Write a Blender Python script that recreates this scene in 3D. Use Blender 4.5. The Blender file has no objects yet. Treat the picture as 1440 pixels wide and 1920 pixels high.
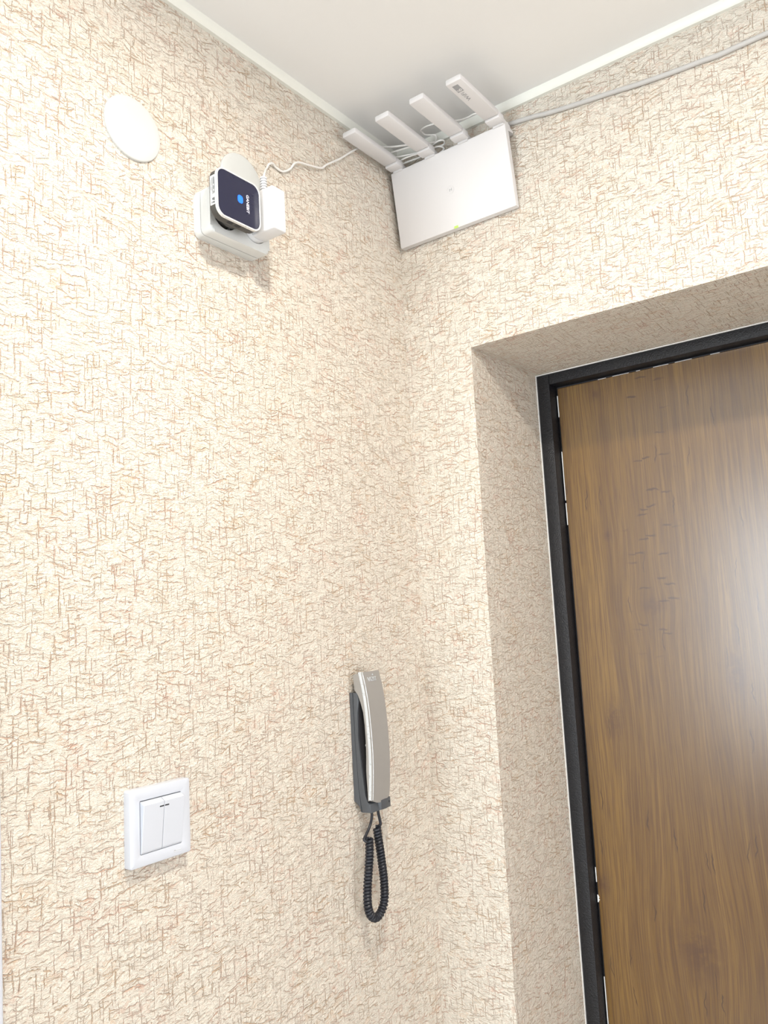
import bpy, bmesh, math, random
from mathutils import Vector, Matrix
random.seed(7)
SC = bpy.context.scene
COL = SC.collection

# ------------------------------------------------------------------ camera
YAW, PITCH, ROLL = -0.6390, 0.1263, -0.0523
CAM = Vector((0.7642, -1.1171, 1.6950))
fw = Vector((math.sin(YAW)*math.cos(PITCH), math.cos(YAW)*math.cos(PITCH), math.sin(PITCH)))
rt = Vector((math.cos(YAW), -math.sin(YAW), 0)); up = rt.cross(fw)
r2 = math.cos(ROLL)*rt + math.sin(ROLL)*up
u2 = -math.sin(ROLL)*rt + math.cos(ROLL)*up
cam_d = bpy.data.cameras.new('camera'); cam = bpy.data.objects.new('camera', cam_d); COL.objects.link(cam)
cam_d.sensor_fit = 'VERTICAL'; cam_d.sensor_height = 36.0; cam_d.lens = 1524.43/1920*36
cam_d.clip_start = 0.02
cam.matrix_world = Matrix(((r2.x, u2.x, -fw.x, CAM.x), (r2.y, u2.y, -fw.y, CAM.y), (r2.z, u2.z, -fw.z, CAM.z), (0, 0, 0, 1)))
SC.camera = cam

# ------------------------------------------------------------------ world, daylight, exposure
world = bpy.data.worlds.new('world'); SC.world = world; world.use_nodes = True
bg = world.node_tree.nodes['Background']
bg.inputs['Color'].default_value = (0.985, 0.985, 1.0, 1); bg.inputs['Strength'].default_value = 3.6
def daylight(name, loc, rot, sx, sy, energy, col):
    l = bpy.data.lights.new(name, 'AREA'); l.shape = 'RECTANGLE'; l.size = sx; l.size_y = sy; l.color = col; l.energy = energy
    o = bpy.data.objects.new(name, l); COL.objects.link(o); o.location = loc; o.rotation_euler = rot
daylight('window_daylight', (0.10, -3.06, 1.60), (math.radians(90), 0, 0), 0.9, 1.2, 62, (0.82, 0.93, 1.0))          # rear window, shines along +y
LAMP_POS = (0.57, -0.68, 2.489); LAMP_POWER = 16.5; LAMP_COLOR = (1.0, 0.93, 0.83); LAMP_RADIUS = 0.040
vs = SC.view_settings
vs.view_transform = 'Standard'; vs.look = 'None'; vs.gamma = 1.0; vs.use_curve_mapping = False; vs.exposure = -0.62
cy = SC.cycles; cy.max_bounces = 3; cy.diffuse_bounces = 2; cy.glossy_bounces = 2; cy.transmission_bounces = 0; cy.adaptive_threshold = 0.1

# ------------------------------------------------------------------ helpers: materials
INK_A, INK_B = (0.70, 0.43, 0.32), (0.67, 0.46, 0.29)
PAPER_A, PAPER_B, PAPER_C = (0.845, 0.78, 0.672), (0.87, 0.815, 0.715), (0.80, 0.645, 0.53)

class NT:
    def __init__(self, name):
        self.m = bpy.data.materials.new(name); self.m.use_nodes = True
        self.t = self.m.node_tree; self.b = self.t.nodes['Principled BSDF']
    def n(self, typ, ins=None, **kw):
        nd = self.t.nodes.new(typ)
        for k, v in kw.items(): setattr(nd, k, v)
        for k, v in (ins or {}).items():
            if isinstance(v, bpy.types.NodeSocket): self.t.links.new(v, nd.inputs[k])
            else: nd.inputs[k].default_value = v
        return nd
    def math(self, op, a, b=0.0, clamp=False):
        nd = self.n('ShaderNodeMath', {0: a, 1: b}, operation=op); nd.use_clamp = clamp
        return nd.outputs[0]
    def vmath(self, op, a, b=(0, 0, 0)):
        return self.n('ShaderNodeVectorMath', {0: a, 1: b}, operation=op).outputs[0]
    def ss(self, v, lo, hi):                      # smoothstep
        nd = self.n('ShaderNodeMapRange', {'Value': v, 'From Min': lo, 'From Max': hi}, interpolation_type='SMOOTHSTEP')
        return nd.outputs[0]
    def noise(self, vec, scale, detail=2.0, rough=0.5, dist=0.0, dim='3D'):
        return self.n('ShaderNodeTexNoise', {'Vector': vec, 'Scale': scale, 'Detail': detail, 'Roughness': rough, 'Distortion': dist}, noise_dimensions=dim)
    def mix(self, f, a, b, blend='MIX'):
        nd = self.n('ShaderNodeMix', data_type='RGBA', blend_type=blend)
        for k, v in ((0, f), (6, a), (7, b)):
            if isinstance(v, bpy.types.NodeSocket): self.t.links.new(v, nd.inputs[k])
            else: nd.inputs[k].default_value = v if k == 0 else (*v, 1) if len(v) == 3 else v
        return nd.outputs[2]
    def bump(self, h, dist, strength=1.0):
        return self.n('ShaderNodeBump', {'Height': h, 'Distance': dist, 'Strength': strength}).outputs[0]
    def set(self, **kw):
        for k, v in kw.items():
            k = k.replace('_', ' ')
            if isinstance(v, bpy.types.NodeSocket): self.t.links.new(v, self.b.inputs[k])
            else: self.b.inputs[k].default_value = v if not (isinstance(v, tuple) and len(v) == 3) else (*v, 1)
        return self
    def obj(self):
        return self.n('ShaderNodeTexCoord').outputs['Object']
    def uv(self):
        return self.n('ShaderNodeTexCoord').outputs['UV']

def plastic(name, col, rough=0.4, var=0.04, bump=0.0, bscale=900, metal=0.0, spec=0.5):
    t = NT(name); o = t.obj()
    nz = t.noise(o, 60, 3, 0.6)
    c2 = tuple(c*(1-var) for c in col)
    t.set(Base_Color=t.mix(nz.outputs[0], col, c2), Metallic=metal)
    t.b.inputs['Specular IOR Level'].default_value = spec
    rn = t.noise(o, 140, 2)
    t.set(Roughness=t.math('ADD', t.math('MULTIPLY', rn.outputs[0], 0.08), rough-0.04))
    if bump:
        t.set(Normal=t.bump(t.noise(o, bscale, 2).outputs[0], bump))
    return t.m

def wallpaper():
    t = NT('embossed_wallpaper'); uv = t.uv()
    N2 = lambda vec, sc, det=1.0, ro=0.5: t.noise(vec, sc, det, ro, 0.0, '2D')
    # wobble so that no groove runs dead straight
    w1 = t.vmath('SUBTRACT', N2(uv, 55, 1).outputs['Color'], (0.5, 0.5, 0.5))
    w2 = t.vmath('SUBTRACT', N2(uv, 260, 1).outputs['Color'], (0.5, 0.5, 0.5))
    wuv = t.vmath('ADD', uv, t.vmath('ADD', t.vmath('MULTIPLY', w1, (0.0022, 0.0060, 0)), t.vmath('MULTIPLY', w2, (0.0012, 0.0024, 0))))
    def strokes(cu, cv, half, thick, off, horizontal, tilt, keep):
        mp = t.vmath('ADD', t.vmath('MULTIPLY', wuv, (1/cu, 1/cv, 0)), off)
        vo = t.n('ShaderNodeTexVoronoi', {'Vector': mp, 'Scale': 1.0}, voronoi_dimensions='2D', feature='F1')
        loc = t.vmath('MULTIPLY', t.vmath('SUBTRACT', mp, vo.outputs['Position']), (cu, cv, 0))
        sp = t.n('ShaderNodeSeparateXYZ', {0: loc}); cs = t.n('ShaderNodeSeparateColor', {0: vo.outputs['Color']})
        a, b = (sp.outputs[0], sp.outputs[1]) if horizontal else (sp.outputs[1], sp.outputs[0])
        b = t.math('ADD', b, t.math('MULTIPLY', a, t.math('MULTIPLY', t.math('SUBTRACT', cs.outputs[0], 0.5), tilt)))
        hl = t.math('MULTIPLY', t.math('ADD', t.math('MULTIPLY', cs.outputs[1], 0.75), 0.25), half)
        th = t.math('MULTIPLY', t.math('SUBTRACT', t.math('MULTIPLY', cs.outputs[2], 1.25), 1.25-1.25*keep), thick)   # the rest have no groove
        ea = t.ss(t.math('DIVIDE', t.math('ABSOLUTE', a), hl), 1.0, 0.65)
        eb = t.ss(t.math('DIVIDE', t.math('ABSOLUTE', b), t.math('MAXIMUM', th, 1e-5)), 1.0, 0.25)
        return t.math('MULTIPLY', ea, eb)
    H1 = strokes(0.030, 0.0098, 0.021, 0.00095, (3.1, 7.7, 0), True, 0.75, 0.95)
    H2 = strokes(0.015, 0.0060, 0.0095, 0.00072, (13.3, 1.9, 0), True, 0.9, 0.90)
    V1 = strokes(0.0115, 0.028, 0.019, 0.00085, (5.7, 21.3, 0), False, 0.10, 0.85)
    V2 = strokes(0.0085, 0.014, 0.0085, 0.00065, (9.1, 15.2, 0), False, 0.25, 0.75)
    mx = lambda a, b: t.math('MAXIMUM', a, b)
    st = mx(mx(H1, V1), mx(H2, V2))
    g1 = N2(t.vmath('MULTIPLY', wuv, (0.50, 1.35, 0)), 300, 3, 0.68).outputs[0]
    # blocky inked patches between the grooves
    vc = t.n('ShaderNodeTexVoronoi', {'Vector': t.vmath('MULTIPLY', wuv, (1/0.013, 1/0.009, 0)), 'Scale': 1.0}, voronoi_dimensions='2D', feature='F1', distance='CHEBYCHEV')
    patch = t.math('GREATER_THAN', t.n('ShaderNodeSeparateColor', {0: vc.outputs['Color']}).outputs[0], 0.80)
    patch = t.math('MULTIPLY', patch, t.ss(g1, 0.62, 0.42))
    # how strongly the ink took, drifting over the wall
    dr = t.n('ShaderNodeSeparateColor', {0: N2(uv, 18, 2, 0.6).outputs['Color']})
    ink = t.ss(dr.outputs[0], 0.25, 0.72)
    inkcol = t.mix(t.ss(dr.outputs[1], 0.38, 0.62), INK_A, INK_B)
    base = t.mix(dr.outputs[2], PAPER_A, PAPER_B)
    base = t.mix(t.math('MULTIPLY', t.ss(g1, 0.58, 0.36), 0.42), base, PAPER_C)
    c = t.mix(t.math('MULTIPLY', patch, t.math('ADD', t.math('MULTIPLY', ink, 0.28), 0.12)), base, inkcol)
    c = t.mix(t.math('MULTIPLY', st, t.math('ADD', t.math('MULTIPLY', ink, 0.50), 0.32)), c, inkcol)
    t.set(Base_Color=c, Roughness=0.62)
    t.b.inputs['Specular IOR Level'].default_value = 0.3
    h = t.math('ADD', t.math('MULTIPLY', st, -0.9), t.math('MULTIPLY', g1, 1.9))
    t.set(Normal=t.bump(h, 0.0017, 1.0))
    return t.m

def door_wood():
    t = NT('oak_laminate'); o = t.obj()
    sp = t.n('ShaderNodeSeparateXYZ', {0: o}); X, Z = sp.outputs[0], sp.outputs[2]
    KN = [(0.2268, 2.068, .010, .013), (0.2287, 1.8126, .009, .012), (0.297, 1.688, .020, .013), (0.166, 1.2186, .012, .022),
          (0.212, 1.50, .016, .035), (0.42, 1.58, .02, .05), (0.318, 1.144, .045, .050)]
    knots = None; warp = None
    for (kx, kz, rx, rz) in KN:
        dx = t.math('DIVIDE', t.math('SUBTRACT', X, kx), rx*1.9); dz = t.math('DIVIDE', t.math('SUBTRACT', Z, kz), rz*2.6)
        d2 = t.math('ADD', t.math('MULTIPLY', dx, dx), t.math('MULTIPLY', dz, dz))
        g = t.math('POWER', 2.718, t.math('MULTIPLY', d2, -1.0))
        sgn = t.math('MULTIPLY', dx, t.math('MULTIPLY', g, rx*0.6))
        warp = sgn if warp is None else t.math('ADD', warp, sgn)
        e2 = t.math('ADD', t.math('POWER', t.math('ABSOLUTE', t.math('DIVIDE', t.math('SUBTRACT', X, kx), rx)), 2.0), t.math('POWER', t.math('ABSOLUTE', t.math('DIVIDE', t.math('SUBTRACT', Z, kz), rz)), 2.0))
        k = t.math('POWER', 2.718, t.math('MULTIPLY', e2, -1.4))
        knots = k if knots is None else t.math('MAXIMUM', knots, k)
    low = t.noise(t.vmath('MULTIPLY', o, (9, 9, 1.6)), 1.0, 3, 0.55).outputs[0]
    xx = t.math('ADD', t.math('SUBTRACT', X, warp), t.math('MULTIPLY', low, 0.014))
    gv = t.n('ShaderNodeCombineXYZ', {0: xx, 2: t.math('MULTIPLY', Z, 0.022)}).outputs[0]
    fine = t.noise(gv, 420, 4, 0.65).outputs[0]
    mid = t.noise(gv, 90, 4, 0.6, 0.3).outputs[0]
    wide = t.noise(gv, 16, 3, 0.55).outputs[0]
    cath = t.n('ShaderNodeTexWave', {'Vector': t.n('ShaderNodeCombineXYZ', {0: xx, 2: t.math('MULTIPLY', Z, 0.06)}).outputs[0], 'Scale': 34.0, 'Distortion': 9.0, 'Detail': 3.0, 'Detail Scale': 1.4}, wave_type='BANDS', bands_direction='X').outputs[1]
    c = t.mix(t.ss(wide, 0.33, 0.68), (0.125, 0.060, 0.011), (0.205, 0.110, 0.022))
    c = t.mix(t.math('MULTIPLY', t.ss(mid, 0.36, 0.68), 0.38), c, (0.27, 0.155, 0.040))
    c = t.mix(t.math('MULTIPLY', t.ss(cath, 0.2, 0.9), 0.18), c, (0.085, 0.036, 0.012))
    c = t.mix(t.math('MULTIPLY', t.ss(fine, 0.58, 0.40), 0.62), c, (0.085, 0.038, 0.014))
    kn = t.math('MULTIPLY', knots, t.ss(t.noise(o, 60, 3, 0.7).outputs[0], 0.22, 0.60))
    c = t.mix(t.math('MULTIPLY', kn, 0.62), c, (0.070, 0.028, 0.016))
    # short dark checks across and along the grain
    def checks(cu, cv, half, thick, off, along, keep, lo=None, hi=None):
        pv = t.vmath('ADD', t.vmath('ADD', o, t.vmath('MULTIPLY', t.vmath('SUBTRACT', t.noise(o, 40, 2).outputs['Color'], (.5, .5, .5)), (.016, 0, .016))), off)
        s2 = t.n('ShaderNodeSeparateXYZ', {0: pv})
        mp = t.n('ShaderNodeCombineXYZ', {0: t.math('DIVIDE', s2.outputs[0], cu), 1: t.math('DIVIDE', s2.outputs[2], cv)}).outputs[0]
        vo = t.n('ShaderNodeTexVoronoi', {'Vector': mp, 'Scale': 1.0}, voronoi_dimensions='2D', feature='F1')
        ls = t.n('ShaderNodeSeparateXYZ', {0: t.vmath('MULTIPLY', t.vmath('SUBTRACT', mp, vo.outputs['Position']), (cu, cv, 0))})
        a, b = (ls.outputs[1], ls.outputs[0]) if along else (ls.outputs[0], ls.outputs[1])
        m = t.math('MULTIPLY', t.ss(t.math('ABSOLUTE', a), half, half*.4), t.ss(t.math('ABSOLUTE', b), thick, thick*.2))
        pres = t.math('LESS_THAN', t.n('ShaderNodeTexWhiteNoise', {'Vector': vo.outputs['Position']}, noise_dimensions='2D').outputs[0], keep)
        m = t.math('MULTIPLY', m, pres)
        if lo is not None:
            m = t.math('MULTIPLY', m, t.math('MULTIPLY', t.ss(X, lo-.02, lo+.02), t.ss(X, hi+.02, hi-.02)))
            m = t.math('MULTIPLY', m, t.ss(Z, 1.56, 1.68))
        return m
    ck = t.math('MAXIMUM', checks(.030, .030, .012, .0022, (0.3, 0, 0.7), False, 0.60, .265, .345), checks(.030, .09, .022, .0013, (1.3, 0, 2.7), True, 0.35))
    c = t.mix(t.math('MULTIPLY', ck, 0.85), c, (0.055, 0.024, 0.011))
    t.set(Base_Color=c, Roughness=t.math('ADD', t.math('MULTIPLY', fine, 0.12), 0.36))
    t.b.inputs['Specular IOR Level'].default_value = 0.12
    t.b.inputs['Coat Weight'].default_value = 0.9; t.b.inputs['Coat IOR'].default_value = 1.85; t.b.inputs['Coat Roughness'].default_value = 0.27
    return t.m

def hammered_black():
    t = NT('black_textured_steel'); o = t.obj()
    n1 = t.noise(o, 420, 3, 0.6).outputs[0]
    t.set(Base_Color=t.mix(t.noise(o, 30, 2).outputs[0], (0.006, 0.0065, 0.009), (0.012, 0.012, 0.015)), Roughness=0.34,
          Normal=t.bump(n1, 0.0016, 0.8))
    return t.m

def emit(name, col, strength):
    t = NT(name)
    t.set(Base_Color=tuple(c*.3 for c in col), Emission_Color=t.mix(t.noise(t.obj(), 300, 1).outputs[0], col, tuple(min(1, c*1.1+.02) for c in col)), Emission_Strength=strength)
    return t.m

M = {}
M['paper'] = wallpaper()
M['wood'] = door_wood()
M['steel'] = hammered_black()
M['ceiling'] = plastic('stretch_ceiling_film', (0.86, 0.85, 0.83), 0.55, 0.01, spec=0.2)
M['trim'] = plastic('white_trim_plastic', (0.86, 0.86, 0.79), 0.4, 0.02)
M['white'] = plastic('white_abs_plastic', (0.75, 0.755, 0.765), 0.35, 0.004)
M['router'] = plastic('matte_white_plastic', (0.72, 0.70, 0.695), 0.45, 0.01, 0.00004, 1500)
M['cool'] = plastic('glossy_white_plastic', (0.64, 0.67, 0.73), 0.34, 0.003)
M['box'] = plastic('pale_grey_plastic', (0.76, 0.78, 0.77), 0.38, 0.03)
M['disc'] = plastic('dull_white_plastic', (0.60, 0.61, 0.59), 0.45, 0.03)
M['darkgap'] = plastic('dark_gap', (0.03, 0.03, 0.035), 0.7)
M['body'] = plastic('dark_grey_plastic', (0.060, 0.058, 0.054), 0.45, 0.1, 0.0001, 900)
M['glass'] = plastic('navy_gloss_panel', (0.014, 0.015, 0.042), 0.16, 0.15)
M['rim'] = plastic('silver_rim', (0.76, 0.76, 0.74), 0.28, 0.03, metal=0.2)
M['print'] = plastic('grey_print', (0.35, 0.35, 0.36), 0.5)
M['lightprint'] = plastic('light_print', (0.72, 0.72, 0.82), 0.5)
M['faintprint'] = plastic('faint_grey_print', (0.43, 0.43, 0.43), 0.5)
M['sticker'] = plastic('paper_sticker', (0.80, 0.80, 0.79), 0.6)
M['silver'] = plastic('silver_painted_plastic', (0.37, 0.355, 0.335), 0.36, 0.05, metal=0.15)
M['chrome'] = plastic('bright_silver_edge', (0.66, 0.69, 0.71), 0.28, 0.03, metal=0.15)
M['slate'] = plastic('slate_grey_plastic', (0.085, 0.093, 0.104), 0.42, 0.08)
M['cord'] = plastic('black_rubber_cord', (0.016, 0.018, 0.026), 0.38, 0.1)
M['cable'] = plastic('white_cable_pvc', (0.84, 0.82, 0.79), 0.4, 0.03)
M['greycable'] = plastic('grey_white_cable_pvc', (0.55, 0.535, 0.515), 0.55, 0.08)
M['caulk'] = plastic('white_caulk', (0.88, 0.88, 0.86), 0.5)
M['rear'] = plastic('dark_unseen_wall', (0.30, 0.26, 0.22), 0.6, 0.05)  # unseen wall, dark tone invented to keep haze out of the door's reflection
M['floor'] = plastic('light_laminate_floor', (0.74, 0.69, 0.62), 0.45, 0.12)
M['plain'] = plastic('cream_paint', (0.80, 0.74, 0.64), 0.6, 0.03)
M['blue'] = emit('blue_led', (0.01, 0.17, 1.0), 2.4)
M['green'] = emit('green_led', (0.55, 0.95, 0.15), 1.3)
M['bulb'] = emit('warm_bulb', (1.0, 0.86, 0.66), 2.0)

# ------------------------------------------------------------------ helpers: meshes
def link(name, bm, mat, parent=None, smooth=False, uv=False):
    me = bpy.data.meshes.new(name)
    bmesh.ops.recalc_face_normals(bm, faces=bm.faces[:])
    if uv:
        l = bm.loops.layers.uv.new('UVMap')
        for f in bm.faces:
            n = f.normal
            for lp in f.loops:
                p = lp.vert.co
                if abs(n.x) > .7: lp[l].uv = (p.y + 7, p.z)
                elif abs(n.y) > .7: lp[l].uv = (p.x, p.z)
                else: lp[l].uv = (p.x + 3, p.y)
    bm.to_mesh(me); bm.free()
    me.materials.append(mat)
    if smooth:
        me.shade_smooth()
        try: me.set_sharp_from_angle(angle=math.radians(38))
        except Exception: pass
    o = bpy.data.objects.new(name, me); COL.objects.link(o)
    if parent is not None:
        o.parent = parent
        if parent.type == 'EMPTY': o.matrix_parent_inverse = Matrix.Translation(-parent.location)
    return o
def thing(name, loc, label, cat, group=None):
    o = bpy.data.objects.new(name, None); COL.objects.link(o); o.location = loc; o.empty_display_size = .02
    o['label'] = label; o['category'] = cat
    if group: o['group'] = group
    return o
def tag(o, label, cat, group=None):
    o['label'] = label; o['category'] = cat
    if group: o['group'] = group
    return o
def struct(o, label=None):
    o['kind'] = 'structure'
    if label: o['label'] = label
    return o
def box(bm, x0, x1, y0, y1, z0, z1):
    v = [bm.verts.new(c) for c in ((x0, y0, z0), (x1, y0, z0), (x1, y1, z0), (x0, y1, z0), (x0, y0, z1), (x1, y0, z1), (x1, y1, z1), (x0, y1, z1))]
    for f in ((3, 2, 1, 0), (4, 5, 6, 7), (0, 1, 5, 4), (1, 2, 6, 5), (2, 3, 7, 6), (3, 0, 4, 7)): bm.faces.new([v[i] for i in f])
    return v
def bevel(bm, r, seg=3, edges=None):
    bmesh.ops.bevel(bm, geom=edges if edges is not None else bm.edges[:], offset=r, segments=seg, affect='EDGES', profile=0.5, clamp_overlap=True)
def bx(x0, x1, y0, y1, z0, z1, r=0.0, seg=3):
    bm = bmesh.new(); box(bm, x0, x1, y0, y1, z0, z1)
    if r: bevel(bm, r, seg)
    return bm
def prism(pts, axis, a, b, r=0.0, seg=2):
    """2-D outline swept along an axis: 'x' outline is (y,z), 'y' outline is (x,z), 'z' outline is (x,y)."""
    bm = bmesh.new()
    def P(p, w): return {'x': (w, p[0], p[1]), 'y': (p[0], w, p[1]), 'z': (p[0], p[1], w)}[axis]
    A = [bm.verts.new(P(p, a)) for p in pts]; B = [bm.verts.new(P(p, b)) for p in pts]
    bm.faces.new(A); bm.faces.new(B[::-1]); n = len(pts)
    for i in range(n): bm.faces.new((A[i], B[i], B[(i+1) % n], A[(i+1) % n]))
    if r:
        es = [e for e in bm.edges if (e.verts[0] in A) == (e.verts[1] in A)]
        bevel(bm, r, seg, es)
    return bm
def rrect(c0, c1, d0, d1, r, seg=8):
    out = []
    for cx, cy, a0 in ((c1-r, d1-r, 0), (c0+r, d1-r, 90), (c0+r, d0+r, 180), (c1-r, d0+r, 270)):
        for i in range(seg+1):
            a = math.radians(a0+90*i/seg); out.append((cx+r*math.cos(a), cy+r*math.sin(a)))
    return out
def circ(cx, cy, r, n=48): return [(cx+r*math.cos(2*math.pi*i/n), cy+r*math.sin(2*math.pi*i/n)) for i in range(n)]
def ring(outer, inner, axis, a, b, r=0.0):
    bm = bmesh.new(); n = len(outer)
    def P(p, w): return {'x': (w, p[0], p[1]), 'y': (p[0], w, p[1]), 'z': (p[0], p[1], w)}[axis]
    L = [[bm.verts.new(P(p, w)) for p in o] for o in (outer, inner) for w in (a, b)]   # oa ob ia ib
    for i in range(n):
        j = (i+1) % n
        for s, e in ((0, 1), (1, 3), (3, 2), (2, 0)): bm.faces.new((L[s][i], L[e][i], L[e][j], L[s][j]))
    if r:
        es = [e for e in bm.edges if all(v in L[1] for v in e.verts) or all(v in L[3] for v in e.verts)]
        bevel(bm, r, 2, es)
    return bm
def catmull(pts, k=8):
    P = [Vector(p) for p in pts]; P = [2*P[0]-P[1]] + P + [2*P[-1]-P[-2]]; out = []
    for i in range(1, len(P)-2):
        for s in range(k):
            u = s/k; a, b, c, d = P[i-1:i+3]
            out.append(0.5*((2*b)+(c-a)*u+(2*a-5*b+4*c-d)*u*u+(3*b-a-3*c+d)*u**3))
    out.append(P[-2]); return out
def frames(path):
    T = [(path[min(i+1, len(path)-1)]-path[max(i-1, 0)]).normalized() for i in range(len(path))]
    n = T[0].orthogonal().normalized(); F = []
    for t in T:
        n = (n - t*n.dot(t)).normalized(); F.append((t, n, t.cross(n)))
    return F
def tube(path, r, n=8, bm=None, rad=None):
    bm = bm or bmesh.new(); path = [Vector(p) for p in path]; R = []
    for i, (p, (t, a, b)) in enumerate(zip(path, frames(path))):
        q = rad(i/(len(path)-1)) if rad else r
        R.append([bm.verts.new(p + q*(math.cos(2*math.pi*k/n)*a + math.sin(2*math.pi*k/n)*b)) for k in range(n)])
    for A, B in zip(R, R[1:]):
        for k in range(n): bm.faces.new((A[k], A[(k+1) % n], B[(k+1) % n], B[k]))
    bm.faces.new(R[0][::-1]); bm.faces.new(R[-1]); return bm
def cyl(p, q, r, n=32, bev=0.0):
    bm = tube([p, q], r, n)
    if bev: bevel(bm, bev, 2, [e for f in bm.faces if len(f.verts) > 4 for e in f.edges])
    return bm
def text_mesh(name, s, size, center, right, upv, mat, parent, extrude=0.0002, width=None, spacing=1.0, bold=0.0):
    cu = bpy.data.curves.new(name, 'FONT'); cu.body = s; cu.size = size; cu.extrude = extrude; cu.resolution_u = 3
    cu.align_x = 'CENTER'; cu.align_y = 'CENTER'; cu.space_character = spacing; cu.offset = bold
    tmp = bpy.data.objects.new(name, cu); COL.objects.link(tmp)
    me = bpy.data.meshes.new_from_object(tmp.evaluated_get(bpy.context.evaluated_depsgraph_get()))
    bpy.data.objects.remove(tmp); bpy.data.curves.remove(cu)
    R, U, C = Vector(right).normalized(), Vector(upv).normalized(), Vector(center); Nn = R.cross(U)
    xs = [v.co.x for v in me.vertices]; sc = (width/(max(xs)-min(xs))) if width else 1.0; mx_ = (max(xs)+min(xs))/2
    ys = [v.co.y for v in me.vertices]; my_ = (max(ys)+min(ys))/2
    for v in me.vertices:
        c = v.co.copy(); v.co = C + R*((c.x-mx_)*sc) + U*(c.y-my_) + Nn*c.z
    me.name = name; me.materials.clear(); me.materials.append(mat)
    o = bpy.data.objects.new(name, me); COL.objects.link(o); o.parent = parent
    if parent is not None and parent.type == 'EMPTY': o.matrix_parent_inverse = Matrix.Translation(-parent.location)
    return o

# ------------------------------------------------------------------ room shell
H = 2.5; XR = 1.75; YB = -3.0
XJ, ZL, DEP, XD = 0.1272, 2.1186, 0.2324, 1.06
struct(link('floor', bx(-4.0, 4.0, YB-.15, .60, -.05, 0), M['floor']))
struct(link('ceiling', bx(-4.0, 2.6, YB-.15, .40, H, H+.05), M['ceiling']))
struct(link('wall_left', bx(-.15, 0, -.78, .40, 0, H), M['paper'], uv=True), 'cream wallpaper wall embossed with pink-brown scratches')
back = prism([(0, 0), (XJ, 0), (XJ, ZL), (XD, ZL), (XD, 0), (XR, 0), (XR, H), (0, H)], 'y', 0, .36)
wb = struct(link('wall_back', back, M['paper'], uv=True), 'wallpapered wall with the deep entrance door recess')
bm = bmesh.new()      # rear wall with a window opening, behind the camera
for b in ((-4.0, -.40, 0, H), (.60, XR, 0, H), (-.40, .60, 0, .95), (-.40, .60, 2.25, H)): box(bm, b[0], b[1], YB-.15, YB, b[2], b[3])
struct(link('wall_rear', bm, M['rear']))
bm = bmesh.new()
for b in ((-.40, -.35, .95, 2.25), (.55, .60, .95, 2.25), (-.35, .55, .95, 1.0), (-.35, .55, 2.20, 2.25), (.08, .12, 1.0, 2.20)): box(bm, b[0], b[1], YB-.05, YB, b[2], b[3])
struct(link('window_1', bm, M['white']))
# ceiling edge strips and casing
prof = [(0, 0), (.0055, .0), (.0095, .0045), (.0105, .0125), (0, .0125)]
struct(link('trim_1', prism([(p[0], H-.0125+p[1]) for p in prof], 'y', -.78, -.0002, 0), M['trim'], smooth=True), 'narrow white strip between left wall and ceiling')
struct(link('trim_2', prism([(-p[0], H-.0125+p[1]) for p in prof], 'x', .0106, XR, 0), M['trim'], smooth=True), 'narrow white strip above the door wall')
cas = bx(-.16, .013, -.80, -.7138, 0, 2.12, .003)
for v in cas.verts: v.co.y += (1.45-v.co.z)*.021
struct(link('trim_3', cas, M['cool'], smooth=True), 'white door casing at the left picture edge')
link('caulk_line', prism([(XJ-.001, 0), (XJ+.0013, 0), (XJ+.0013, ZL-.0013), (XD, ZL-.0013), (XD, ZL+.001), (XJ-.001, ZL+.001)], 'y', DEP-.0022, DEP+.0005), M['caulk'], wb)

# entrance door: steel frame, oak laminate leaf
door = bpy.data.objects.new('door_1', None); COL.objects.link(door); door.location = ((XJ+XD)/2, .25, 0)
struct(door, 'oak laminate entrance door in a black steel frame')
FI = 0.1525; FT = 2.0975; YD = .258
link('frame_jamb', bx(XJ+.001, FI, DEP, DEP+.07, 0, ZL-.001, .0015, 2), M['steel'], door, True)
link('frame_jamb', bx(XD-.026, XD-.001, DEP, DEP+.07, 0, ZL-.001, .0015, 2), M['steel'], door, True)
link('frame_head', bx(FI-.0005, XD-.0255, DEP+.0003, DEP+.07, FT, ZL-.001, .0015, 2), M['steel'], door, True)
link('door_seal', bx(FI-.001, XD-.025, YD+.006, YD+.05, 0, FT+.001), M['darkgap'], door)
leaf = link('door_leaf', bx(FI+.0035, XD-.030, YD, YD+.03, .01, FT-.0035, .001, 1), M['wood'], door)
for cz, hh, ww in ((1.196, .006, .0045), (1.93, .045, .0004), (1.86, .020, .0005), (2.06, .020, .0009), (1.02, .05, .0004), (1.235, .012, .0004)):
    n = 7; pts = []
    for i in range(n): pts.append((FI+.0034+ww*(0.15+random.random()*.85)*math.sin(math.pi*(i+.7)/(n+.4)), cz-hh+2*hh*i/(n-1)))
    pts = [(FI+.0022, cz-hh)] + pts + [(FI+.0022, cz+hh)]
    link('paint_chip', prism(pts, 'y', YD-.0006, YD+.0004), M['caulk'], leaf)
for a, b in ((.235, .250), (.262, .292), (.305, .312), (.335, .361), (.372, .400), (.43, .445)):
    link('edge_chip', bx(a, b, YD-.0004, YD+.0006, FT-.0040, FT-.0033), M['sticker'], leaf)

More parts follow.
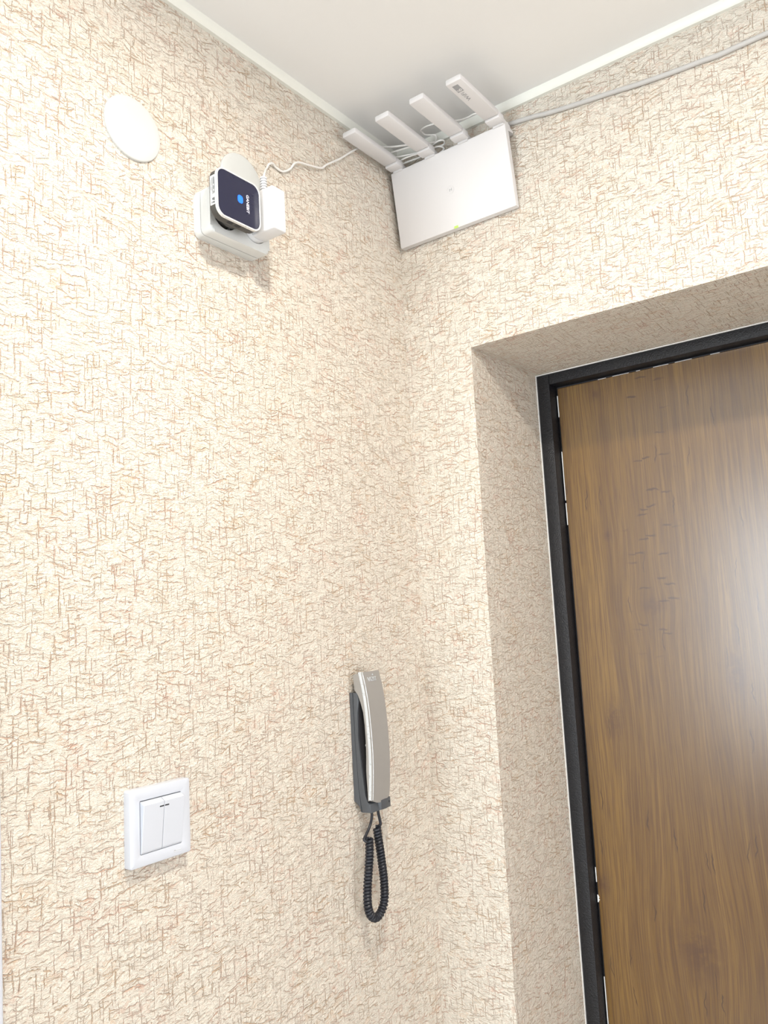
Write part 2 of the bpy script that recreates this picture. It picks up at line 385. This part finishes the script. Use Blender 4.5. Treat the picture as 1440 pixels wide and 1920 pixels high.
# ------------------------------------------------------------------ recessed downlight (above the picture)
lamp = thing('recessed_downlight', LAMP_POS, 'round recessed downlight in the ceiling above the picture', 'lamp')
link('trim_ring', ring([(LAMP_POS[0]+p[0], LAMP_POS[1]+p[1]) for p in circ(0, 0, .054, 40)], [(LAMP_POS[0]+p[0], LAMP_POS[1]+p[1]) for p in circ(0, 0, .042, 40)], 'z', H-.006, H+.001), M['white'], lamp, True)
link('diffuser', prism([(LAMP_POS[0]+p[0], LAMP_POS[1]+p[1]) for p in circ(0, 0, .042, 40)], 'z', H-.004, H+.001), M['bulb'], lamp)
pl = bpy.data.lights.new('lamp_light', 'AREA'); pl.shape = 'DISK'; pl.size = LAMP_RADIUS*2; pl.energy = LAMP_POWER; pl.color = LAMP_COLOR
plo = bpy.data.objects.new('lamp_light', pl); COL.objects.link(plo); plo.parent = lamp
plo.matrix_parent_inverse = Matrix.Translation(-lamp.location); plo.location = LAMP_POS

# ------------------------------------------------------------------ blank covers on the left wall
def cover(cy, cz, r, label):
    bm = bmesh.new(); n = 64; R = []
    for x, k in ((0, 1.0), (.0022, 1.0), (.0032, .985), (.0037, .955), (.0041, .80), (.0043, .45)):
        R.append([bm.verts.new((x, cy+r*k*math.cos(2*math.pi*i/n), cz+r*k*math.sin(2*math.pi*i/n))) for i in range(n)])
    for A, B in zip(R, R[1:]):
        for i in range(n): bm.faces.new((A[i], A[(i+1) % n], B[(i+1) % n], B[i]))
    bm.faces.new(R[0]); bm.faces.new(R[-1])
    return tag(link('blank_cover', bm, M['disc'], None, True), label, 'cover plate', 'round blank covers on the left wall')
cover(-.5544, 2.2881, .0395, 'round white blank cover alone on the left wall, higher than the socket')
cover(-.3785, 2.2955, .0375, 'round white blank cover half hidden behind the black plug-in box')

# ------------------------------------------------------------------ surface socket
Y0, Y1, Z0, Z1 = -.4626, -.3585, 2.1845, 2.2455
SY1, SY2, SZ = -.4370, -.3850, 2.2155
sock = thing('double_socket', (0, (Y0+Y1)/2, Z0), 'pale grey surface-mounted double socket on the left wall', 'socket')
link('back_box', prism(rrect(Y0, Y1, Z0, Z1, .007), 'x', 0, .0125, .0008), M['box'], sock, True)
link('seam', prism(rrect(Y0+.0009, Y1-.0009, Z0+.0009, Z1-.0009, .0062), 'x', .0120, .0142), M['faintprint'], sock)
fc = prism(rrect(Y0, Y1, Z0, Z1, .007), 'x', .0138, .031)
bevel(fc, .0042, 4, [e for e in fc.edges if all(v.co.x > .03 for v in e.verts)])
cov = link('front_cover', fc, M['box'], sock, True)
cuts = []
for cy in (SY1, SY2):
    c = link('cut', cyl((.019, cy, SZ), (.05, cy, SZ), .0218, 48), M['box']); cuts.append(c)
    md = cov.modifiers.new('b', 'BOOLEAN'); md.object = c; md.operation = 'DIFFERENCE'; md.solver = 'EXACT'
me = bpy.data.meshes.new_from_object(cov.evaluated_get(bpy.context.evaluated_depsgraph_get()))
cov.modifiers.clear(); cov.data = me; me.name = 'front_cover'
for c in cuts: bpy.data.objects.remove(c)

# ------------------------------------------------------------------ black plug-in box
DX0, DX1 = .0458, .0600; DY0, DY1, DZ0, DZ1 = -.4764, -.4023, 2.1905, 2.2550
dev = thing('plug_in_box', (DX0, (DY0+DY1)/2, DZ0), 'small black square plug-in box with blue light and silver rim in the socket', 'electronic device')
link('housing', prism(rrect(DY0+.0006, DY1-.0006, DZ0+.0006, DZ1-.0006, .0125), 'x', DX0, DX1-.0034, .0015, 3), M['body'], dev, True)
link('plug', cyl((.0195, SY1, SZ), (DX0+.001, SY1, SZ), .0178, 40, .001), M['body'], dev, True)
link('back_bulge', prism(rrect(SY1-.021, SY1+.021, SZ-.021, SZ+.021, .016), 'x', .036, DX0+.001, .003, 3), M['body'], dev, True)
link('rim', ring(rrect(DY0, DY1, DZ0, DZ1, .013), rrect(DY0+.0022, DY1-.0022, DZ0+.0022, DZ1-.0022, .011), 'x', DX1-.0036, DX1, .0007), M['rim'], dev, True)
face = link('front_panel', prism(rrect(DY0+.0021, DY1-.0021, DZ0+.0021, DZ1-.0021, .011), 'x', DX1-.003, DX1-.0004, .0003, 1), M['glass'], dev, True)
link('status_light', prism([(-.4375+p[0], 2.2240+p[1]) for p in rrect(-.0044, .0044, -.0052, .0052, .0035)], 'x', DX1-.0006, DX1-.0001), M['blue'], dev)
text_mesh('brand_print', 'GANEBIT', .0062, (DX1-.00035, -.4247, 2.2222), (0, 0, -1), (0, 1, 0), M['lightprint'], face, .00012, width=.0245, bold=.00012)
st = link('side_sticker', prism(rrect(DX0+.0013, DX1-.0042, 2.2045, 2.2430, .0008, 3), 'y', DY0+.0004, DY0+.00075), M['sticker'], dev)
bm = bmesh.new()
for k, (a0, a1, b0, b1) in enumerate(((.0485, .0490, 2.224, 2.238), (.0500, .0504, 2.230, 2.240), (.0500, .0504, 2.222, 2.228), (.0515, .0521, 2.218, 2.240), (.0531, .0540, 2.231, 2.2405),
      (.0531, .0540, 2.224, 2.229), (.0531, .0540, 2.2185, 2.222), (.0546, .0552, 2.219, 2.240), (.0510, .0526, 2.2105, 2.2135), (.0532, .0550, 2.2095, 2.2135), (.0498, .0504, 2.2065, 2.2090), (.0512, .0520, 2.2065, 2.2088), (.0526, .0550, 2.2062, 2.2085))):
    box(bm, a0, a1, DY0+.0002, DY0+.00045, b0, b1)
link('sticker_print', bm, M['slate'], st)
for a0, a1 in ((-.4535, -.4445), (-.4408, -.4318)):
    link('vent_slot', prism([(DX0+.0045, a0), (DX0+.0085, a0+.001), (DX0+.0085, a1-.001), (DX0+.0045, a1), (DX0+.0035, (a0+a1)/2)], 'z', DZ0+.0002, DZ0+.0012), M['darkgap'], dev)

# ------------------------------------------------------------------ white power adapter and its cord
ad = thing('power_adapter', (.037, -.385, 2.196), 'white upright power adapter plugged in beside the black box', 'power adapter')
link('adapter_body', bx(.0375, .0770, -.3972, -.3730, 2.1960, 2.2545, .0024, 3), M['white'], ad, True)
link('plug', cyl((.0195, SY2, SZ), (.0385, SY2, SZ), .0212, 40, .001), M['white'], ad, True)
rel = link('strain_relief', cyl((.050, -.3852, 2.2535), (.0498, -.3850, 2.2795), .0034, 20, .0006), M['white'], ad, True)
for k in range(6):
    z = 2.2580+k*.0037
    link('relief_rib', ring([(.050+p[0], -.3852+p[1]) for p in circ(0, 0, .0046, 24)], [(.050+p[0], -.3852+p[1]) for p in circ(0, 0, .0030, 24)], 'z', z, z+.0019), M['white'], rel, True)
cordpts = [(.0498, -.3850, 2.2775), (.044, -.377, 2.289), (.030, -.361, 2.305), (.016, -.345, 2.321), (.0075, -.3341, 2.331), (.0055, -.3269, 2.341), (.0045, -.3186, 2.3457), (.0030, -.3106, 2.3440), (.0035, -.2969, 2.3434), (.0045, -.2823, 2.3533), (.006, -.2731, 2.3657), (.006, -.2611, 2.372),
           (.006, -.2401, 2.3769), (.006, -.2122, 2.3847), (.006, -.1989, 2.396), (.006, -.1648, 2.4212), (.006, -.1288, 2.4512), (.0085, -.100, 2.472), (.0148, -.0745, 2.480), (.0225, -.0647, 2.480), (.0369, -.0556, 2.479), (.0562, -.0464, 2.478), (.075, -.036, 2.474), (.088, -.022, 2.468), (.092, -.014, 2.458)]
link('adapter_cord', tube(catmull(cordpts, 6), .0016, 8), M['cable'], ad, True)

# ------------------------------------------------------------------ router on the door wall
RX0, RX1 = .0103, .2325; RZ0, RZ1 = 2.3205, 2.4503; RYB, RYT = -.0140, -.0315
rou = thing('wifi_router', ((RX0+RX1)/2, -.004, RZ0), 'white router with four antennas hung in the ceiling corner', 'router')
body = prism([(RYB, RZ0+.003), (RYB+.0015, RZ0), (-.0025, RZ0), (-.0022, RZ0+.006), (RYT+.0095, RZ1-.007), (-.0030, RZ1-.007), (-.0030, RZ1-.001), (RYT+.001, RZ1), (RYT, RZ1-.001)], 'x', RX0, RX1, .0012, 2)
rb = link('router_body', body, M['router'], rou, True)
def on_face(x, z, d=0.0):
    k = (z-RZ0)/(RZ1-RZ0); return (x, RYB+(RYT-RYB)*k-d, z)
fn = Vector((0, -(RZ1-RZ0), (RYT-RYB))).normalized(); fu = Vector((0, RYT-RYB, RZ1-RZ0)).normalized()
lx, lz = .1218, 2.3835
text_mesh('logo_mark', 'H', .0068, on_face(lx, lz, .0001), (1, 0, 0.12), fu, M['faintprint'], rb, .00012, width=.0045)
bm = ring(circ(0, 0, .0066, 40), circ(0, 0, .0062, 40), 'z', 0, .00025)
c0 = Vector(on_face(lx, lz, .00005))
for v in bm.verts: v.co = c0 + Vector((1, 0, 0))*v.co.x + fu*v.co.y + fn*v.co.z
link('logo_ring', bm, M['router'], rb)
link('status_light', bx(.1190, .1265, RYB-.0004, RYB+.0016, RZ0-.0004, RZ0+.0030, .0004, 1), M['green'], rou)
AXS = (.0122, .0777, .1424, .2075); AW = .0262; AZ0, AZ1 = 2.4535, 2.4628
for i, ax in enumerate(AXS):
    bm = bmesh.new(); box(bm, ax, ax+AW, -.1640, -.0515, AZ0, AZ1)
    bevel(bm, .0022, 2)
    an = link('antenna', bm, M['router'], rou, True)
    hg = link('hinge', bx(ax+.0004, ax+AW-.0006, -.0510, -.0330, AZ0-.0032, AZ1-.001, .0015, 2), M['router'], an, True)
    link('hinge_neck', prism([(-.0335, AZ0-.006), (-.0335, AZ1-.002), (-.010, AZ1-.006), (-.006, RZ1-.004)], 'x', ax+.004, ax+AW-.003, .0008, 1), M['router'], an, True)
    if i == 3:
        f0 = link('six_badge', bx(.2142, .2236, -.1563, -.1385, AZ0-.00025, AZ0+.0004), M['print'], an)
        text_mesh('badge_digit', '6', .0105, (.2188, -.1430, AZ0-.0003), (0, -1, 0), (-1, 0, 0), M['router'], f0, .0001, width=.0058, bold=.0002)
        text_mesh('print_text', 'WiFi', .0088, (.2187, -.1240, AZ0-.0002), (0, -1, 0), (-1, 0, 0), M['print'], an, .0001, width=.0225)

# ------------------------------------------------------------------ cables above the router and along the wall
net = catmull([(.2262, -.0050, 2.4640), (.214, -.018, 2.472), (.200, -.030, 2.479), (.1858, -.0389, 2.482), (.1738, -.0385, 2.482), (.1626, -.0395, 2.482), (.1516, -.0448, 2.482), (.135, -.052, 2.485), (.1134, -.0558, 2.486), (.1028, -.0575, 2.486), (.0918, -.0543, 2.486),
     (.0909, -.0436, 2.484), (.0991, -.0383, 2.482), (.1067, -.0358, 2.480), (.1061, -.0315, 2.477), (.1013, -.0284, 2.4735), (.0953, -.0337, 2.472), (.080, -.038, 2.474), (.0527, -.0420, 2.4765), (.0371, -.0477, 2.475), (.0251, -.0502, 2.474), (.0210, -.0440, 2.472), (.0293, -.0400, 2.470), (.0428, -.0350, 2.4695),
     (.0625, -.0281, 2.4695), (.085, -.027, 2.4685), (.108, -.0315, 2.470), (.1173, -.0277, 2.470), (.1137, -.0205, 2.468), (.0989, -.0212, 2.468), (.075, -.028, 2.466), (.0467, -.0342, 2.465), (.0323, -.0330, 2.4645), (.0300, -.0270, 2.463), (.045, -.0240, 2.4635), (.070, -.0220, 2.4635), (.0996, -.0262, 2.4655),
     (.1095, -.0216, 2.4645), (.1101, -.0160, 2.462), (.099, -.0165, 2.458), (.094, -.0170, 2.452)], 6)
tag(link('network_cable', tube(net, .0014, 8), M['cable'], None, True), 'thin white cable coiled between router antennas and ceiling', 'cable')
wc = catmull([(.2265, -.0032, 2.4640), (.2686, -.0032, 2.4584), (.291, -.0032, 2.4539), (.3391, -.0032, 2.4477), (.3892, -.0032, 2.4424), (.4367, -.0032, 2.4365), (.4822, -.0032, 2.4325), (.5187, -.0032, 2.4305), (.5446, -.0032, 2.4284), (.571, -.0032, 2.4290), (.6077, -.0032, 2.4296), (.75, -.0032, 2.432), (1.0, -.0032, 2.436), (1.3, -.0032, 2.44), (1.70, -.0032, 2.44)], 8)
tag(link('wall_cable', tube(wc, .0036, 10), M['greycable'], None, True), 'greyish white cable running along the wall above the door', 'cable')

# ------------------------------------------------------------------ intercom phone
YL, YR = -.1960, -.1545
ic = thing('intercom_phone', (0, -.175, 1.42), 'silver and dark grey intercom handset with coiled black cord on the wall', 'intercom')
plate = [(0, 1.5868), (.0060, 1.5868), (.0066, 1.5192), (.0095, 1.4532), (.0130, 1.4222), (.0118, 1.4222), (.0100, 1.4300), (.0040, 1.4352), (0, 1.4360)]
link('wall_plate', prism(plate, 'y', YL+.0003, YR+.004, .0006, 1), M['slate'], ic, True)
crad = [(.0068, 1.5868), (.0155, 1.5873), (.0165, 1.575), (.0140, 1.560), (.0128, 1.5268), (.0150, 1.500), (.0172, 1.4778), (.0205, 1.4450), (.0245, 1.4360), (.0290, 1.4340), (.0300, 1.4225), (.0140, 1.4217), (.0103, 1.4532), (.0074, 1.5192)]
link('cradle', prism(crad, 'y', YL, YR+.0045, .0008, 2), M['slate'], ic, True)
link('cradle_lip', prism([(.0285, YL+.018), (.0325, YL+.021), (.0335, YR-.010), (.0300, YR+.0045), (.0265, YR+.0045), (.0265, YL+.018)], 'z', 1.4228, 1.4365, .0008, 2), M['slate'], ic, True)
link('lip_hole', cyl((.0320, YR-.0005, 1.4305), (.0300, YR+.0005, 1.4305), .0013, 16), M['darkgap'], ic)
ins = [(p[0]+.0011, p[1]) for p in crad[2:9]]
link('cradle_shade', prism(ins+[(.0115, 1.4365), (.0090, 1.53), (.0085, 1.574)], 'y', YL+.0016, YR+.003, 0), M['darkgap'], ic, True)  # dark sheet standing in for the deep shade between cradle and handset
# handset: side outline (x,z); front and back edges
front = [(.0245, 1.6160), (.0288, 1.5980), (.0320, 1.5793), (.0340, 1.5610), (.0353, 1.5425), (.0363, 1.5230), (.0367, 1.5039), (.0362, 1.4850), (.0352, 1.4676), (.0340, 1.4520), (.0328, 1.4400)]
backp = [(.0250, 1.4378), (.0250, 1.4786), (.0263, 1.5000), (.0268, 1.5216), (.0262, 1.5420), (.0245, 1.5600), (.0215, 1.5745), (.0165, 1.5860), (.0100, 1.5895), (.0078, 1.6110), (.0092, 1.6128)]
hs = prism(front+backp, 'y', YL, YR, .0012, 2)
hand = link('handset', hs, M['silver'], ic, True)
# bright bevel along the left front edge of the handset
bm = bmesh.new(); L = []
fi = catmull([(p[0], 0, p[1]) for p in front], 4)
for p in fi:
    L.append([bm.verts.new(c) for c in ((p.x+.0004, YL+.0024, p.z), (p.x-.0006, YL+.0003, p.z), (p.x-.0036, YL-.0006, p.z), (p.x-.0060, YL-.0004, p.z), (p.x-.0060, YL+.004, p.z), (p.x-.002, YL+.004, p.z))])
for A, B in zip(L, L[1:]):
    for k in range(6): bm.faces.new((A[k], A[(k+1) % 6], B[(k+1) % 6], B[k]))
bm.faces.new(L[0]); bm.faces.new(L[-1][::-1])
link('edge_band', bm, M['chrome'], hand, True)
# softly curved lower end of the front
bm = bmesh.new(); n = 14; top = []; bot = []; bk = []
for i in range(n+1):
    u = i/n; y = YL+.0028+(YR-YL-.0036)*u; dip = math.sin(math.pi*min(1, u*1.0))**.8
    top.append(bm.verts.new((.0329, y, 1.4405))); bot.append(bm.verts.new((.0322, y, 1.4385-.0050*dip))); bk.append(bm.verts.new((.0262, y, 1.4385-.0046*dip)))
tb = [bm.verts.new((.0262, v.co.y, 1.4405)) for v in top]
for i in range(n):
    for A, B in ((top, bot), (bot, bk), (bk, tb), (tb, top)): bm.faces.new((A[i], A[i+1], B[i+1], B[i]))
bm.faces.new((top[0], bot[0], bk[0], tb[0])); bm.faces.new((top[n], tb[n], bk[n], bot[n]))
link('chin', bm, M['silver'], hand, True)
slope = (Vector((front[0][0], 0, front[0][1]))-Vector((front[1][0], 0, front[1][1]))).normalized()
text_mesh('brand_letters', 'VIZIT', .0085, (.02735, -.1755, 1.6052), (0, 1, 0), slope, M['chrome'], hand, .0005, width=.0200)
text_mesh('brand_accent', '^', .0070, (.02600, -.1722, 1.6110), (0, 1, 0), slope, M['chrome'], hand, .0005, width=.0030)
link('hook_button', cyl((.022, YL+.006, 1.5135), (.0275, YL+.006, 1.5135), .0016, 12), M['chrome'], ic, True)
# cord: straight leads and the coiled loop
XC = .0235
lead1 = catmull([(.020, -.1835, 1.4240), (.0200, -.1815, 1.4150), (.0205, -.1880, 1.4030), (.0215, -.1985, 1.3935), (.0225, -.2050, 1.3885), (.0255, -.2030, 1.3855)], 6)
loop = catmull([(XC, -.1945, 1.3880), (XC, -.1955, 1.3680), (XC, -.1990, 1.3475), (XC, -.2032, 1.3265), (XC, -.2048, 1.3100), (XC, -.2042, 1.2990), (XC, -.2000, 1.2885), (XC, -.1918, 1.2818), (XC, -.1835, 1.2812), (XC, -.1760, 1.2850), (XC, -.1690, 1.2930), (XC, -.1660, 1.3060), (XC, -.1660, 1.3270), (XC, -.1682, 1.3450), (XC, -.1705, 1.3620), (XC, -.1740, 1.3830), (XC, -.1762, 1.3990)], 24)
lead2 = catmull([(XC+.001, -.1745, 1.3995), (.0245, -.1690, 1.4010), (.0245, -.1702, 1.4090), (.0250, -.1735, 1.4200), (.0270, -.1745, 1.4340)], 6)
RC, RW, PITCHC = .0041, .0022, .0044
F = frames(loop); helix = []; s = 0.0
for i in range(len(loop)-1):
    seg = (loop[i+1]-loop[i]).length; m = max(2, int(seg/PITCHC*14)+1)
    for k in range(m):
        u = k/m; p = loop[i].lerp(loop[i+1], u); a = F[i][1].lerp(F[i+1][1], u).normalized(); b = F[i][2].lerp(F[i+1][2], u).normalized()
        ph = 2*math.pi*(s+seg*u)/PITCHC; helix.append(p + RC*(math.cos(ph)*a+math.sin(ph)*b))
    s += seg
cb = tube(helix, RW, 8)
tube(lead1, .0019, 10, cb); tube(lead2, .0021, 10, cb)
link('coiled_cord', cb, M['cord'], ic, True)

# ------------------------------------------------------------------ light switch
SY, SZ0, S = -.5764, 1.4451, .0800
sw = thing('light_switch', (0, SY+S/2, SZ0), 'white two-rocker light switch low on the left wall', 'light switch')
RY0, RY1, RZ_0, RZ_1 = -.5634, -.5090, 1.4576, 1.5122
outer = rrect(SY, SY+S, SZ0, SZ0+S, .0028, 5); inner = rrect(RY0, RY1, RZ_0, RZ_1, .0012, 5)
link('switch_frame', ring(outer, inner, 'x', 0, .0100, .0012), M['cool'], sw, True)
link('mechanism', bx(.0005, .0060, RY0-.001, RY1+.001, RZ_0-.001, RZ_1+.001), M['darkgap'], sw)
MID = (RY0+RY1)/2
for k, (a, b) in enumerate(((RY0+.0004, MID-.00025), (MID+.00025, RY1-.0004))):
    rk = link('rocker', prism([(.0040, RZ_0+.0005), (.0103, RZ_0+.0005), (.0112, RZ_0+.0022), (.0166, RZ_1-.0040), (.0110, RZ_1-.0006), (.0040, RZ_1-.0006)], 'y', a, b, .0004, 1), M['cool'], sw)
    zc = 1.5035; xc = .0112+(.0166-.0112)*(zc-(RZ_0+.0022))/(RZ_1-.0040-(RZ_0+.0022))
    y0, y1 = (MID-.0062, MID-.0006) if k == 0 else (MID+.0006, MID+.0062)
    link('indicator_window', bx(xc-.0008, xc+.00025, y0, y1, zc-.0007, zc+.0007, .0002, 1), M['darkgap'], rk)
bm = bmesh.new()
for a, b, c, d in ((-.5195, -.5105, 1.4512, 1.4516), (-.5172, -.5100, 1.4496, 1.4500), (-.5200, -.5182, 1.4500, 1.4516)): box(bm, .0098, .01025, a, b, c, d)
link('embossed_mark', bm, M['white'], sw)
